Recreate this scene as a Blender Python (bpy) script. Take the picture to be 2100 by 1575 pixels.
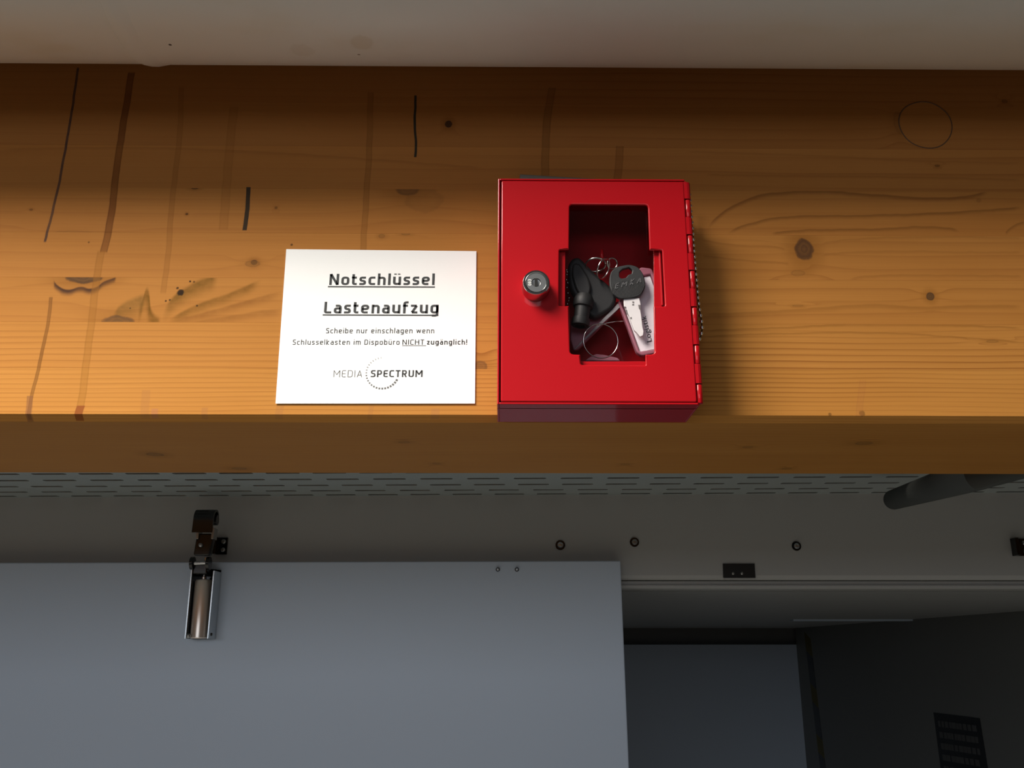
import bpy, bmesh, math, random
from mathutils import Vector, Matrix
from math import sin, cos, tan, radians, pi, atan2, floor

random.seed(7)
for o in list(bpy.data.objects):
    bpy.data.objects.remove(o)
S = bpy.context.scene
C = S.collection

# ------------------------------------------------------------------ camera
H = 1.95                      # height of the lens above the floor
F = 1865.0                    # focal length in pixels of a 2100 px wide picture
PITCH, YAW, ROLL = radians(16.641), radians(0.6185), radians(-0.027)
fwd = Vector((sin(YAW)*cos(PITCH), cos(YAW)*cos(PITCH), sin(PITCH)))
rt = Vector((cos(YAW), -sin(YAW), 0))
up = rt.cross(fwd)
right = rt*cos(ROLL) + up*sin(ROLL)
upv = -rt*sin(ROLL) + up*cos(ROLL)
cam = bpy.data.cameras.new('camera')
cam.sensor_fit = 'HORIZONTAL'; cam.sensor_width = 36.0
cam.lens = 36.0*F/2100.0
cam.clip_start = 0.01; cam.clip_end = 60
co = bpy.data.objects.new('camera', cam); C.objects.link(co)
M = Matrix((right, upv, -fwd)).transposed().to_4x4()
M.translation = Vector((0, 0, H))
co.matrix_world = M
S.camera = co

# ------------------------------------------------------------------ world, lights, exposure
S.view_settings.view_transform = 'Standard'; S.view_settings.look = 'None'
S.view_settings.exposure = 0.0; S.view_settings.gamma = 1.0
S.view_settings.use_curve_mapping = False
W = bpy.data.worlds.new('world'); S.world = W; W.use_nodes = True
W.node_tree.nodes['Background'].inputs[0].default_value = (0.75, 0.70, 0.66, 1)
W.node_tree.nodes['Background'].inputs[1].default_value = 0.06

def area(name, loc, target, sx, sy, power, col):
    l = bpy.data.lights.new(name, 'AREA'); l.shape = 'RECTANGLE'
    l.size = sx; l.size_y = sy; l.energy = power; l.color = col
    o = bpy.data.objects.new(name, l); C.objects.link(o)
    o.location = loc
    o.rotation_euler = (Vector(target)-Vector(loc)).to_track_quat('-Z', 'Y').to_euler()
    return o
area('hall_light', (-0.95, -0.28, H+1.17), (-0.92, -0.2, H), 0.95, 1.2, 136, (1.0, 0.94, 0.83))
area('daylight', (-0.8, -4.2, H+0.68), (0.0, 1.2, H-0.1), 3.4, 1.15, 36, (0.84, 0.91, 1.0))

# ------------------------------------------------------------------ pixel helpers (photo pixel -> point on a real plane)
def ray(px, py):
    return right*(px-1050) + upv*(787.5-py) + fwd*F
def P(px, py, Y):
    d = ray(px, py); d = d*(Y/d.y); return Vector((d.x, d.y, d.z+H))
def XZ(px, py, Y):
    p = P(px, py, Y); return (p.x, p.z)
def QP(px, py, p0, n):
    d = ray(px, py); o = Vector((0, 0, H))
    return o + d*((p0-o).dot(n)/d.dot(n))

# ------------------------------------------------------------------ object helpers
def link(o, parent=None):
    C.objects.link(o)
    if parent is not None:
        o.parent = parent
        o.matrix_parent_inverse = inv_of(parent)
    return o
def world_of(o):
    m = o.matrix_basis.copy()
    if o.parent is not None: m = world_of(o.parent) @ o.matrix_parent_inverse @ m
    return m
def inv_of(parent):
    return world_of(parent).inverted()
def thing(name, label, cat, loc, group=None):
    o = bpy.data.objects.new(name, None); C.objects.link(o)
    o.empty_display_size = 0.01
    o.location = loc
    o['label'] = label; o['category'] = cat
    if group: o['group'] = group
    return o
def tag(o, label=None, cat=None, group=None, kind=None):
    if label: o['label'] = label
    if cat: o['category'] = cat
    if group: o['group'] = group
    if kind: o['kind'] = kind
    return o
def obj(name, me, mat, parent=None, smooth=False, bevel=0, seg=2):
    if isinstance(me, bmesh.types.BMesh):
        bm = me; me = bpy.data.meshes.new(name)
        bmesh.ops.recalc_face_normals(bm, faces=bm.faces)
        bm.to_mesh(me); bm.free()
    me.materials.clear(); me.materials.append(mat)
    if smooth:
        for p in me.polygons: p.use_smooth = True
    o = bpy.data.objects.new(name, me)
    link(o, parent)
    if bevel:
        b = o.modifiers.new('bevel', 'BEVEL'); b.width = bevel; b.segments = seg
        b.limit_method = 'ANGLE'; b.angle_limit = radians(35); b.harden_normals = False
    return o
def box(bm, a, b):
    vs = [bm.verts.new((x, y, z)) for x in (a[0], b[0]) for y in (a[1], b[1]) for z in (a[2], b[2])]
    for f in ((0,1,3,2),(4,6,7,5),(0,4,5,1),(2,3,7,6),(0,2,6,4),(1,5,7,3)):
        bm.faces.new([vs[i] for i in f])
def newbox(a, b):
    bm = bmesh.new(); box(bm, a, b); return bm
def prism(bm, front, back):
    """front/back: matching loops of 3D points"""
    f = [bm.verts.new(p) for p in front]; k = [bm.verts.new(p) for p in back]
    bm.faces.new(f); bm.faces.new(k[::-1])
    n = len(f)
    for i in range(n): bm.faces.new((f[i], k[i], k[(i+1) % n], f[(i+1) % n]))
def xzprism(bm, loop, y0, y1):
    prism(bm, [(x, y0, z) for x, z in loop], [(x, y1, z) for x, z in loop])
def tube(bm, pts, r, n=10, cap=True, closed=False):
    pts = [Vector(p) for p in pts]; rings = []; N = len(pts)
    prev = None
    for i, p in enumerate(pts):
        if closed: t = pts[(i+1) % N]-pts[i-1]
        else: t = pts[min(i+1, N-1)]-pts[max(i-1, 0)]
        t.normalize()
        if prev is None:
            a = Vector((0, 0, 1)) if abs(t.z) < 0.9 else Vector((1, 0, 0))
            u = t.cross(a).normalized()
        else:
            u = (prev - t*prev.dot(t)).normalized()
        prev = u; v = t.cross(u)
        rr = r[i] if isinstance(r, (list, tuple)) else r
        rings.append([bm.verts.new(p+u*rr*cos(2*pi*k/n)+v*rr*sin(2*pi*k/n)) for k in range(n)])
    for i in range(N if closed else N-1):
        A, B = rings[i], rings[(i+1) % N]
        for k in range(n): bm.faces.new((A[k], A[(k+1) % n], B[(k+1) % n], B[k]))
    if cap and not closed:
        bm.faces.new(rings[0][::-1]); bm.faces.new(rings[-1])
def lathe(bm, base, axis, prof, n=32, ref=None):
    """prof: list of (radius, distance along axis)"""
    base = Vector(base); axis = Vector(axis).normalized()
    a = Vector((0, 0, 1)) if abs(axis.z) < 0.9 else Vector((1, 0, 0))
    u = axis.cross(a).normalized(); v = axis.cross(u)
    rings = []
    for r, d in prof:
        c = base+axis*d
        if r < 1e-7: rings.append([bm.verts.new(c)])
        else: rings.append([bm.verts.new(c+u*r*cos(2*pi*k/n)+v*r*sin(2*pi*k/n)) for k in range(n)])
    for A, B in zip(rings, rings[1:]):
        for k in range(n):
            q = [A[k % len(A)], A[(k+1) % len(A)], B[(k+1) % len(B)], B[k % len(B)]]
            q2 = []
            for w in q:
                if w not in q2: q2.append(w)
            if len(q2) > 2: bm.faces.new(q2)
def smooth_sharp(o, ang=35):
    me = o.data
    for p in me.polygons: p.use_smooth = True
    me.set_sharp_from_angle(angle=radians(ang))
    return o
def round_loop(pts, r, n=4):
    out = []; N = len(pts)
    for i in range(N):
        p = Vector(pts[i]); a = Vector(pts[i-1])-p; b = Vector(pts[(i+1) % N])-p
        rr = r[i] if isinstance(r, (list, tuple)) else r
        rr = min(rr, a.length*0.45, b.length*0.45)
        if rr <= 0: out.append(tuple(p)); continue
        a.normalize(); b.normalize()
        s, e = p+a*rr, p+b*rr
        for k in range(n+1):
            t = k/n
            out.append(tuple(s*(1-t)**2+p*2*t*(1-t)+e*t*t))
    return out
def curve_mesh(cu):
    o = bpy.data.objects.new('tmp', cu)
    C.objects.link(o)
    dg = bpy.context.evaluated_depsgraph_get(); dg.update()
    me = bpy.data.meshes.new_from_object(o.evaluated_get(dg))
    bpy.data.objects.remove(o)
    return me
def plate(loops, yfront, thick, bev=0.0, res=1):
    """XZ outline loops (first outer, then holes) as a plate from yfront back to yfront+thick"""
    cu = bpy.data.curves.new('plate', 'CURVE'); cu.dimensions = '2D'; cu.fill_mode = 'BOTH'
    cu.extrude = thick/2-bev; cu.bevel_depth = bev; cu.bevel_resolution = res; cu.offset = -bev
    for L in loops:
        s = cu.splines.new('POLY'); s.points.add(len(L)-1); s.use_cyclic_u = True
        for k, (x, z) in enumerate(L): s.points[k].co = (x, z, 0, 1)
    me = curve_mesh(cu)
    T = Matrix(((1, 0, 0, 0), (0, 0, -1, yfront+thick/2), (0, 1, 0, 0), (0, 0, 0, 1)))
    me.transform(T)
    return me
def text_mesh(s, off=0.0, ext=0.0004, space=1.0, shear=0.0):
    cu = bpy.data.curves.new('txt', 'FONT'); cu.body = s; cu.size = 1.0; cu.offset = off
    cu.extrude = 0.0; cu.space_character = space; cu.resolution_u = 3; cu.shear = shear
    return curve_mesh(cu)
def place_text(me, p0, p1, capref, caph):
    """p0 baseline start, p1 baseline end, capref=up vector (unit), caph=cap height; returns mesh mapped on plane"""
    xs = [v.co.x for v in me.vertices]
    x0, x1 = min(xs), max(xs)
    d = (p1-p0)
    k = caph/0.73
    for v in me.vertices:
        q = p0 + d*((v.co.x-x0)/(x1-x0)) + capref*(v.co.y*k)
        v.co = q
    return me


# ------------------------------------------------------------------ squarish sans lettering drawn from strokes
def glyph(c, h):
    """returns width, strokes [(points, corner radius)] ; cap height 1, h = half stroke"""
    B, Xh, Cp, As, De = h, 0.75-h, 1-h, 1.04, -0.27
    w = 0.56; L, R_, m = h, w-h, w/2
    rr = 0.17
    dots = [([(m-0.13, 0.93), (m-0.13, 1.02)], 0), ([(m+0.13, 0.93), (m+0.13, 1.02)], 0)]
    bowl = [(L, B), (R_, B), (R_, Xh), (L, Xh), (L, B)]
    G = {
     'o': (w, [(bowl, rr)]),
     'n': (w, [([(L, 0), (L, 0.75)], 0), ([(L, Xh-0.03), (R_, Xh), (R_, 0)], rr)]),
     'h': (w, [([(L, 0), (L, As)], 0), ([(L, Xh-0.03), (R_, Xh), (R_, 0)], rr)]),
     'm': (0.86, [([(L, 0), (L, 0.75)], 0), ([(L, Xh-0.02), (0.43, Xh), (0.43, 0)], rr*0.8), ([(0.43, Xh-0.02), (0.86-h, Xh), (0.86-h, 0)], rr*0.8)]),
     'u': (w, [([(L, 0.75), (L, B), (R_, B+0.03)], rr), ([(R_, 0), (R_, 0.75)], 0)]),
     'a': (0.53, [([(L+0.03, Xh), (0.53-h, Xh), (0.53-h, 0)], rr), ([(0.53-h, 0.43), (L, 0.43), (L, B), (0.53-h, B)], rr*0.8)]),
     'e': (w, [([(R_, B), (L, B), (L, Xh), (R_, Xh), (R_, 0.38), (L, 0.38)], rr)]),
     'c': (0.47, [([(0.47, B), (L, B), (L, Xh), (0.47, Xh)], rr)]),
     's': (0.47, [([(0.45, Xh), (L, Xh), (L, 0.39), (0.47-h, 0.36), (0.47-h, B), (0.01, B)], rr*0.75)]),
     't': (0.36, [([(0.11, 0.97), (0.11, B), (0.36, B)], rr), ([(0, Xh), (0.34, Xh)], 0)]),
     'f': (0.36, [([(0.38, As-h), (0.11, As-h), (0.11, 0)], rr), ([(0, Xh), (0.34, Xh)], 0)]),
     'l': (2*h, [([(L, 0), (L, As)], 0)]),
     'i': (2*h, [([(L, 0), (L, 0.75)], 0), ([(L, 0.93), (L, 1.04)], 0)]),
     'r': (0.36, [([(L, 0), (L, 0.75)], 0), ([(L, Xh-0.05), (0.36, Xh)], 0.05)]),
     'z': (0.48, [([(0.02, Xh), (0.45-h*0.3, Xh), (h*1.2, B), (0.48, B)], 0)]),
     'g': (w, [([(L, B), (R_, B), (R_, Xh), (L, Xh), (L, B)], rr), ([(R_, 0.75), (R_, De+h), (L+0.02, De+h)], rr)]),
     'b': (w, [([(L, 0), (L, As)], 0), (bowl, rr)]),
     'p': (w, [([(L, De), (L, 0.75)], 0), (bowl, rr)]),
     'k': (0.52, [([(L, 0), (L, As)], 0), ([(0.50-h, 0.75), (L, 0.36), (0.52-h, 0)], 0)]),
     'w': (0.84, [([(h, 0.75), (0.22, B), (0.42, 0.70), (0.62, B), (0.84-h, 0.75)], 0)]),
     'N': (0.66, [([(L, 0), (L, 0.98), (0.66-h, 0.02), (0.66-h, 1)], 0)]),
     'L': (0.50, [([(L, 1), (L, B), (0.5, B)], 0.1)]),
     'S': (0.54, [([(0.52, Cp), (L, Cp), (L, 0.53), (0.54-h, 0.50), (0.54-h, B), (0.01, B)], rr)]),
     'D': (0.62, [([(L, B), (0.62-h, B), (0.62-h, Cp), (L, Cp), (L, B)], [0, 0.24, 0.24, 0, 0])]),
     'I': (2*h, [([(L, 0), (L, 1)], 0)]),
     'C': (0.54, [([(0.54, B), (L, B), (L, Cp), (0.54, Cp)], 0.22)]),
     'H': (0.64, [([(L, 0), (L, 1)], 0), ([(0.64-h, 0), (0.64-h, 1)], 0), ([(L, 0.52), (0.64-h, 0.52)], 0)]),
     'T': (0.56, [([(0, Cp), (0.56, Cp)], 0), ([(0.28, 0), (0.28, Cp)], 0)]),
     'M': (0.82, [([(L, 0), (L, 0.97), (0.41, 0.36), (0.82-h, 0.97), (0.82-h, 0)], 0)]),
     'E': (0.50, [([(0.5, B), (L, B), (L, Cp), (0.5, Cp)], 0.16), ([(L, 0.51), (0.47, 0.51)], 0)]),
     'A': (0.66, [([(h*0.8, 0), (0.33, Cp), (0.66-h*0.8, 0)], 0), ([(0.14, 0.30), (0.52, 0.30)], 0)]),
     'P': (0.56, [([(L, 0), (L, Cp), (0.56-h, Cp), (0.56-h, 0.42), (L, 0.42)], [0, 0, 0.2, 0.2, 0])]),
     'R': (0.58, [([(L, 0), (L, Cp), (0.56-h, Cp), (0.56-h, 0.46), (L, 0.46)], [0, 0, 0.2, 0.2, 0]), ([(0.30, 0.46), (0.58-h, 0)], 0)]),
     'U': (0.62, [([(L, 1), (L, B), (0.62-h, B), (0.62-h, 1)], 0.22)]),
     'K': (0.58, [([(L, 0), (L, 1)], 0), ([(0.56-h, 1), (L, 0.5), (0.58-h, 0)], 0)]),
     '0': (0.56, [([(L, B), (R_, B), (R_, Cp), (L, Cp), (L, B)], 0.22)]),
     '8': (0.56, [([(L, B), (R_, B), (R_, Cp), (L, Cp), (L, B)], 0.2), ([(L, 0.5), (R_, 0.5)], 0)]),
     '3': (0.52, [([(0.02, B), (0.52-h, B), (0.52-h, Cp), (0.02, Cp)], 0.2), ([(0.12, 0.52), (0.5-h, 0.52)], 0)]),
     '!': (2*h, [([(L, 0.30), (L, 1.02)], 0), ([(L, 0), (L, 0.13)], 0)]),
     'ü': None, 'ä': None, ' ': (0.22, []),
    }
    if c == 'ü': a = G['u']; return a[0], a[1]+dots
    if c == 'ä': a = G['a']; return a[0], a[1]+dots
    return G[c]
def smooth_open(pts, r):
    closed = pts[0] == pts[-1] and len(pts) > 3
    if closed: pts = pts[:-1]
    N = len(pts); out = []
    for i in range(N):
        ri = r[i] if isinstance(r, list) else r
        p = Vector(pts[i])
        if (not closed and i in (0, N-1)) or ri == 0: out.append(p); continue
        a = Vector(pts[i-1])-p; b = Vector(pts[(i+1) % N])-p
        q = min(ri, a.length*0.5, b.length*0.5); a.normalize(); b.normalize()
        for k in range(6):
            t = k/5; out.append((p+a*q)*(1-t)**2+p*2*t*(1-t)+(p+b*q)*t*t)
    res = []
    for p in out:
        if not res or (p-res[-1]).length > 1e-5: res.append(p)
    if closed and (res[0]-res[-1]).length < 1e-5: res.pop()
    return res, closed
def ribbon(bm, pts, h, closed, tf):
    N = len(pts); Ls = []; Rs = []
    for i in range(N):
        if closed: a = pts[i]-pts[i-1]; b = pts[(i+1) % N]-pts[i]
        else:
            a = pts[i]-pts[max(i-1, 0)]; b = pts[min(i+1, N-1)]-pts[i]
            if i == 0: a = b
            if i == N-1: b = a
        a = a.normalized(); b = b.normalized()
        n1 = Vector((-a.y, a.x)); n2 = Vector((-b.y, b.x)); n = (n1+n2)
        n = n.normalized() if n.length > 1e-4 else n1
        k = h/max(0.45, n.dot(n1))
        Ls.append(bm.verts.new(tf(pts[i]+n*k))); Rs.append(bm.verts.new(tf(pts[i]-n*k)))
    for i in range(N if closed else N-1):
        j = (i+1) % N
        bm.faces.new((Ls[i], Rs[i], Rs[j], Ls[j]))
def stroke_text(s, t, gap, p0, p1, upd, cap):
    h = t/2; x = 0; items = []
    for c in s:
        w, st = glyph(c, h)
        for pts, r in st:
            pts = [(a+x, b) for a, b in pts]
            if r == 0 and len(pts) > 2:
                for k in range(len(pts)-1): items.append((pts[k:k+2], 0))
            else: items.append((pts, r))
        x += w+gap
    x -= gap; d = (p1-p0)/x; bm = bmesh.new()
    def tf(v): return p0+d*v.x+upd*(v.y*cap)
    for pts, r in items:
        q, cl = smooth_open(pts, r); ribbon(bm, q, h, cl, tf)
    return bm

# ------------------------------------------------------------------ node expression helper
class X:
    nt = None
    def __init__(s, v): s.v = v
    @staticmethod
    def m(op, *a, clamp=False):
        n = X.nt.nodes.new('ShaderNodeMath'); n.operation = op; n.use_clamp = clamp
        for i, k in enumerate(a):
            if isinstance(k, X): k = k.v
            if isinstance(k, (int, float)): n.inputs[i].default_value = k
            else: X.nt.links.new(k, n.inputs[i])
        return X(n.outputs[0])
    def __add__(s, o): return X.m('ADD', s, o)
    __radd__ = __add__
    def __sub__(s, o): return X.m('SUBTRACT', s, o)
    def __rsub__(s, o): return X.m('SUBTRACT', o, s)
    def __mul__(s, o): return X.m('MULTIPLY', s, o)
    __rmul__ = __mul__
    def __truediv__(s, o): return X.m('DIVIDE', s, o)
    def __neg__(s): return X.m('MULTIPLY', s, -1.0)
    def __pow__(s, o): return X.m('POWER', s, o)
def xabs(a): return X.m('ABSOLUTE', a)
def xmax(a, b): return X.m('MAXIMUM', a, b)
def xmin(a, b): return X.m('MINIMUM', a, b)
def sstep(lo, hi, a):
    n = X.nt.nodes.new('ShaderNodeMapRange'); n.interpolation_type = 'SMOOTHSTEP'
    X.nt.links.new(a.v, n.inputs[0]); n.inputs[1].default_value = lo; n.inputs[2].default_value = hi
    return X(n.outputs[0])
def noise(x, y, z=0.0, scale=1.0, detail=3.0, rough=0.5):
    c = X.nt.nodes.new('ShaderNodeCombineXYZ')
    for i, k in enumerate((x, y, z)):
        if isinstance(k, X): X.nt.links.new(k.v, c.inputs[i])
        else: c.inputs[i].default_value = k
    n = X.nt.nodes.new('ShaderNodeTexNoise'); n.inputs['Scale'].default_value = scale
    n.inputs['Detail'].default_value = detail; n.inputs['Roughness'].default_value = rough
    X.nt.links.new(c.outputs[0], n.inputs['Vector'])
    return X(n.outputs['Fac'])
def fcurve(t, pts):
    """float curve through pts [(0..1, 0..1)]"""
    n = X.nt.nodes.new('ShaderNodeFloatCurve')
    cm = n.mapping.curves[0]
    pts = sorted(pts)
    cm.points[0].location = pts[0]; cm.points[1].location = pts[-1]
    for p in pts[1:-1]: cm.points.new(*p)
    n.mapping.extend = 'HORIZONTAL'; n.mapping.update()
    X.nt.links.new(t.v, n.inputs['Value'])
    return X(n.outputs[0])
def mixc(fac, a, b):
    n = X.nt.nodes.new('ShaderNodeMix'); n.data_type = 'RGBA'
    if isinstance(fac, X): X.nt.links.new(fac.v, n.inputs[0])
    else: n.inputs[0].default_value = fac
    for k, i in ((a, 6), (b, 7)):
        if isinstance(k, tuple): n.inputs[i].default_value = (*k[:3], 1)
        else: X.nt.links.new(k, n.inputs[i])
    return n.outputs[2]
def start(name):
    m = bpy.data.materials.new(name); m.use_nodes = True
    X.nt = m.node_tree
    return m, m.node_tree.nodes['Principled BSDF']
def coords(kind='Object'):
    t = X.nt.nodes.new('ShaderNodeTexCoord'); s = X.nt.nodes.new('ShaderNodeSeparateXYZ')
    X.nt.links.new(t.outputs[kind], s.inputs[0])
    return X(s.outputs[0]), X(s.outputs[1]), X(s.outputs[2])
def bump(b, h, strength=0.3, dist=0.001):
    n = X.nt.nodes.new('ShaderNodeBump'); n.inputs['Strength'].default_value = strength
    n.inputs['Distance'].default_value = dist
    X.nt.links.new(h.v, n.inputs['Height']); X.nt.links.new(n.outputs[0], b.inputs['Normal'])
def mat(name, col, rough=0.5, metal=0.0, coat=0.0, var=0.06, vs=30.0, spec=0.5, bmp=0.0, bs=400.0, crough=0.08):
    m, b = start(name)
    x, y, z = coords()
    n = noise(x, y, z, vs, 4)
    lo = tuple(c*(1-var) for c in col); hi = tuple(min(1, c*(1+var)) for c in col)
    X.nt.links.new(mixc(n, lo, hi), b.inputs['Base Color'])
    b.inputs['Roughness'].default_value = rough; b.inputs['Metallic'].default_value = metal
    b.inputs['Coat Weight'].default_value = coat; b.inputs['Coat Roughness'].default_value = crough
    b.inputs['Specular IOR Level'].default_value = spec
    if bmp: bump(b, noise(x, y, z, bs, 3), bmp, 0.0005)
    return m

# ------------------------------------------------------------------ wood
YB = 0.56
WOOD = (0.475, 0.219, 0.060)
def KN(px, py, rx, ry):
    if py > 866:
        q = QP(px, py, Vector((0, 0, LZ[0]-0.0041)), Vector((0, 0, 1)))
        s = (QP(px+1, py, Vector((0, 0, LZ[0]-0.0041)), Vector((0, 0, 1)))-q).length
        return q.x, q.z-q.y+YB, rx*s, ry*0.0016
    kx, kz = XZ(px, py, YB); s = P(px+1, py, YB).x-kx
    return kx, kz, rx*s, ry*s
def wood(seed, lines, lstr, tone, knots=(), arcs=(), streak=0.5, bend=(), mottle=0.0, spots=()):
    """lines per metre, line strength, tone multiplier; knots (px,py,rx,ry,dark,kind); arcs pixel polylines"""
    m, b = start('spruce_%d' % seed)
    x, y, z = coords()
    u = x
    v = z - y + YB                     # unfolds the front face, chamfer and underside
    wob = (noise(x*2.2, v*14, seed*3.1, 1.0, 3)-0.5)
    g = v*lines + wob*lines*0.014
    for (px, py, rx, ry, dk, kd) in knots:
        kx, kz, ax, az = KN(px, py, rx, ry)
        dx = (u-kx)/(ax*3.2); dz = (v-kz)/(az*2.0)
        fall = X.m('EXPONENT', -(dx*dx+dz*dz))
        g = g + fall*dz*(lines*0.014)
    fr = X.m('FRACT', g+seed*0.37)
    late = fr**5.0
    amp = sstep(0.35, 0.62, noise(x*1.3, v*30, seed*5.7, 1.0, 2))*0.7+0.3
    dark = late*amp*lstr*(sstep(-0.15, 0.14, x)*0.5+0.5)
    fib = noise(x*9, v*1100, seed, 1.0, 3, 0.6)
    fine = noise(x*45, v*2600, seed+4.0, 1.0, 2, 0.6)
    blotch = noise(x*7, v*20, seed*2.3, 1.0, 4, 0.55)
    col = mixc(blotch, tuple(c*t for c, t in zip(WOOD, (0.88, 0.82, 0.74))), tuple(c*t for c, t in zip(WOOD, (1.10, 1.14, 1.2))))
    col = mixc((fib-0.5)*1.5*streak+0.25, col, tuple(c*0.74 for c in (WOOD[0], WOOD[1]*0.93, WOOD[2]*0.9)))
    col = mixc(xabs(fine-0.5)*0.5*streak, col, tuple(c*0.62 for c in WOOD))
    col = mixc(dark, col, (WOOD[0]*0.42, WOOD[1]*0.30, WOOD[2]*0.28))
    if mottle:
        mo = noise(x*16, v*34, seed+9.0, 1.0, 5, 0.6)
        col = mixc(sstep(0.5, 0.68, mo)*mottle, col, (0.24, 0.13, 0.055))
        mo2 = noise(x*13, v*30, seed+19.0, 1.0, 3, 0.5)
        col = mixc(sstep(0.5, 0.66, mo2)*mottle*0.55, col, (0.44, 0.25, 0.17))
    for (pts, wpx, st, c) in arcs:
        w = [XZ(px, py, YB) for px, py in pts]
        s = P(pts[0][0]+1, pts[0][1], YB).x-w[0][0]
        x0 = w[0][0]; x1 = w[-1][0]; z0 = min(p[1] for p in w)-0.002; z1 = max(p[1] for p in w)+0.002
        t = (u-x0)/(x1-x0)
        f = fcurve(t, [((p[0]-x0)/(x1-x0), (p[1]-z0)/(z1-z0)) for p in w])
        d = v-(f*(z1-z0)+z0) + (noise(x*90, v*60, seed, 1.0, 2)-0.5)*s*5
        ef = 0.04 if wpx < 8 else 0.16
        edge = sstep(0.0, ef, t)*sstep(0.0, ef, 1-t)*(noise(x*110, v*160, seed+30.0, 1.0, 4, 0.65)*1.3+0.25 if wpx >= 8 else 1.0)
        # sharp on one side, fading on the other like late wood
        ms = (1-sstep(0.0, s*wpx*0.6, d))*sstep(-s*wpx*2.2, 0.0, d)
        col = mixc(ms*edge*st, col, c)
    for (px, py, rx, ry, dk, kd) in knots:
        kx, kz, ax, az = KN(px, py, rx, ry)
        dx = (u-kx)/ax; dz = (v-kz)/az
        d = X.m('SQRT', dx*dx+dz*dz) + (noise(x*160, v*160, seed+2.0, 1.0, 3)-0.5)*0.55
        halo = 1-sstep(0.8, 2.8, d)
        core = 1-sstep(0.8, 1.05, d)
        rim = core*sstep(0.55, 0.95, d)
        cc = {'grey': (0.10, 0.050, 0.024), 'dark': (0.035, 0.018, 0.010), 'brown': (0.25, 0.12, 0.035), 'blue': (0.080, 0.046, 0.024)}[kd]
        col = mixc(halo*0.5*dk, col, (0.24, 0.10, 0.022))
        rings = X.m('FRACT', d*2.6)
        core = core*(0.78+rings*0.22)
        col = mixc(core*dk, col, cc)
        col = mixc(rim*0.5*dk, col, (0.07, 0.035, 0.02))
    for (px, py, r, dk) in spots:
        kx, kz = XZ(px, py, YB); s = P(px+1, py, YB).x-kx
        dx = (u-kx)/(r*s); dz = (v-kz)/(r*s)
        d = X.m('SQRT', dx*dx+dz*dz) + (noise(x*500, v*500, 1.0, 1.0, 2)-0.5)*0.7
        col = mixc((1-sstep(0.6, 1.1, d))*dk, col, (0.02, 0.012, 0.007))
    # resin and water runs down the face, the same runs cross every lamella
    onface = 1-sstep(YB+0.0035, YB+0.006, y)
    for (pts, wpx, st, c, edgy) in DRIPS:
        w = [XZ(px, py, YB) for px, py in pts]
        lo = min(p[1] for p in w)-H; hi = max(p[1] for p in w)-H
        s = P(pts[0][0]+1, pts[0][1], YB).x-w[0][0]
        z0 = min(p[1] for p in w); z1 = max(p[1] for p in w)
        if z1 < LZ[seed] or z0 > LZ[seed+1]: continue
        a0 = min(p[0] for p in w)-0.003; a1 = max(p[0] for p in w)+0.003
        t = (z-z0)/(z1-z0)
        f = fcurve(t, [((p[1]-z0)/(z1-z0), (p[0]-a0)/(a1-a0)) for p in w])
        d = xabs(u-(f*(a1-a0)+a0)+(noise(x*30, z*60, 3.0, 1.0, 2)-0.5)*s*4)
        inside = 1-sstep(s*wpx*0.42, s*wpx*0.56, d)
        e = inside*sstep(s*wpx*0.25, s*wpx*0.5, d)
        ends = sstep(-0.01, 0.004, t)*sstep(-0.01, 0.004, 1-t)*onface
        pat = 1.0 if st > 0.9 else noise(x*20, z*40, 7.0, 1.0, 3)*0.8+0.6
        col = mixc(inside*ends*st*pat, col, c)
        if edgy: col = mixc(e*ends*st*0.6, col, tuple(k*0.6 for k in c))
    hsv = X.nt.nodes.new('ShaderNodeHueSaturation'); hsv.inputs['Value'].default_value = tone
    hsv.inputs['Hue'].default_value = 0.5-min(seed, 7)*0.0014; hsv.inputs['Saturation'].default_value = 1.03  # hue drifts redder up the beam: warm interreflection put into the colour
    X.nt.links.new(col, hsv.inputs['Color'])
    X.nt.links.new(hsv.outputs[0], b.inputs['Base Color'])
    b.inputs['Roughness'].default_value = 0.62
    b.inputs['Specular IOR Level'].default_value = 0.06
    bump(b, fib*0.6+late*0.4, 0.12, 0.0006)
    return m
RUN = (0.17, 0.062, 0.016)
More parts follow.
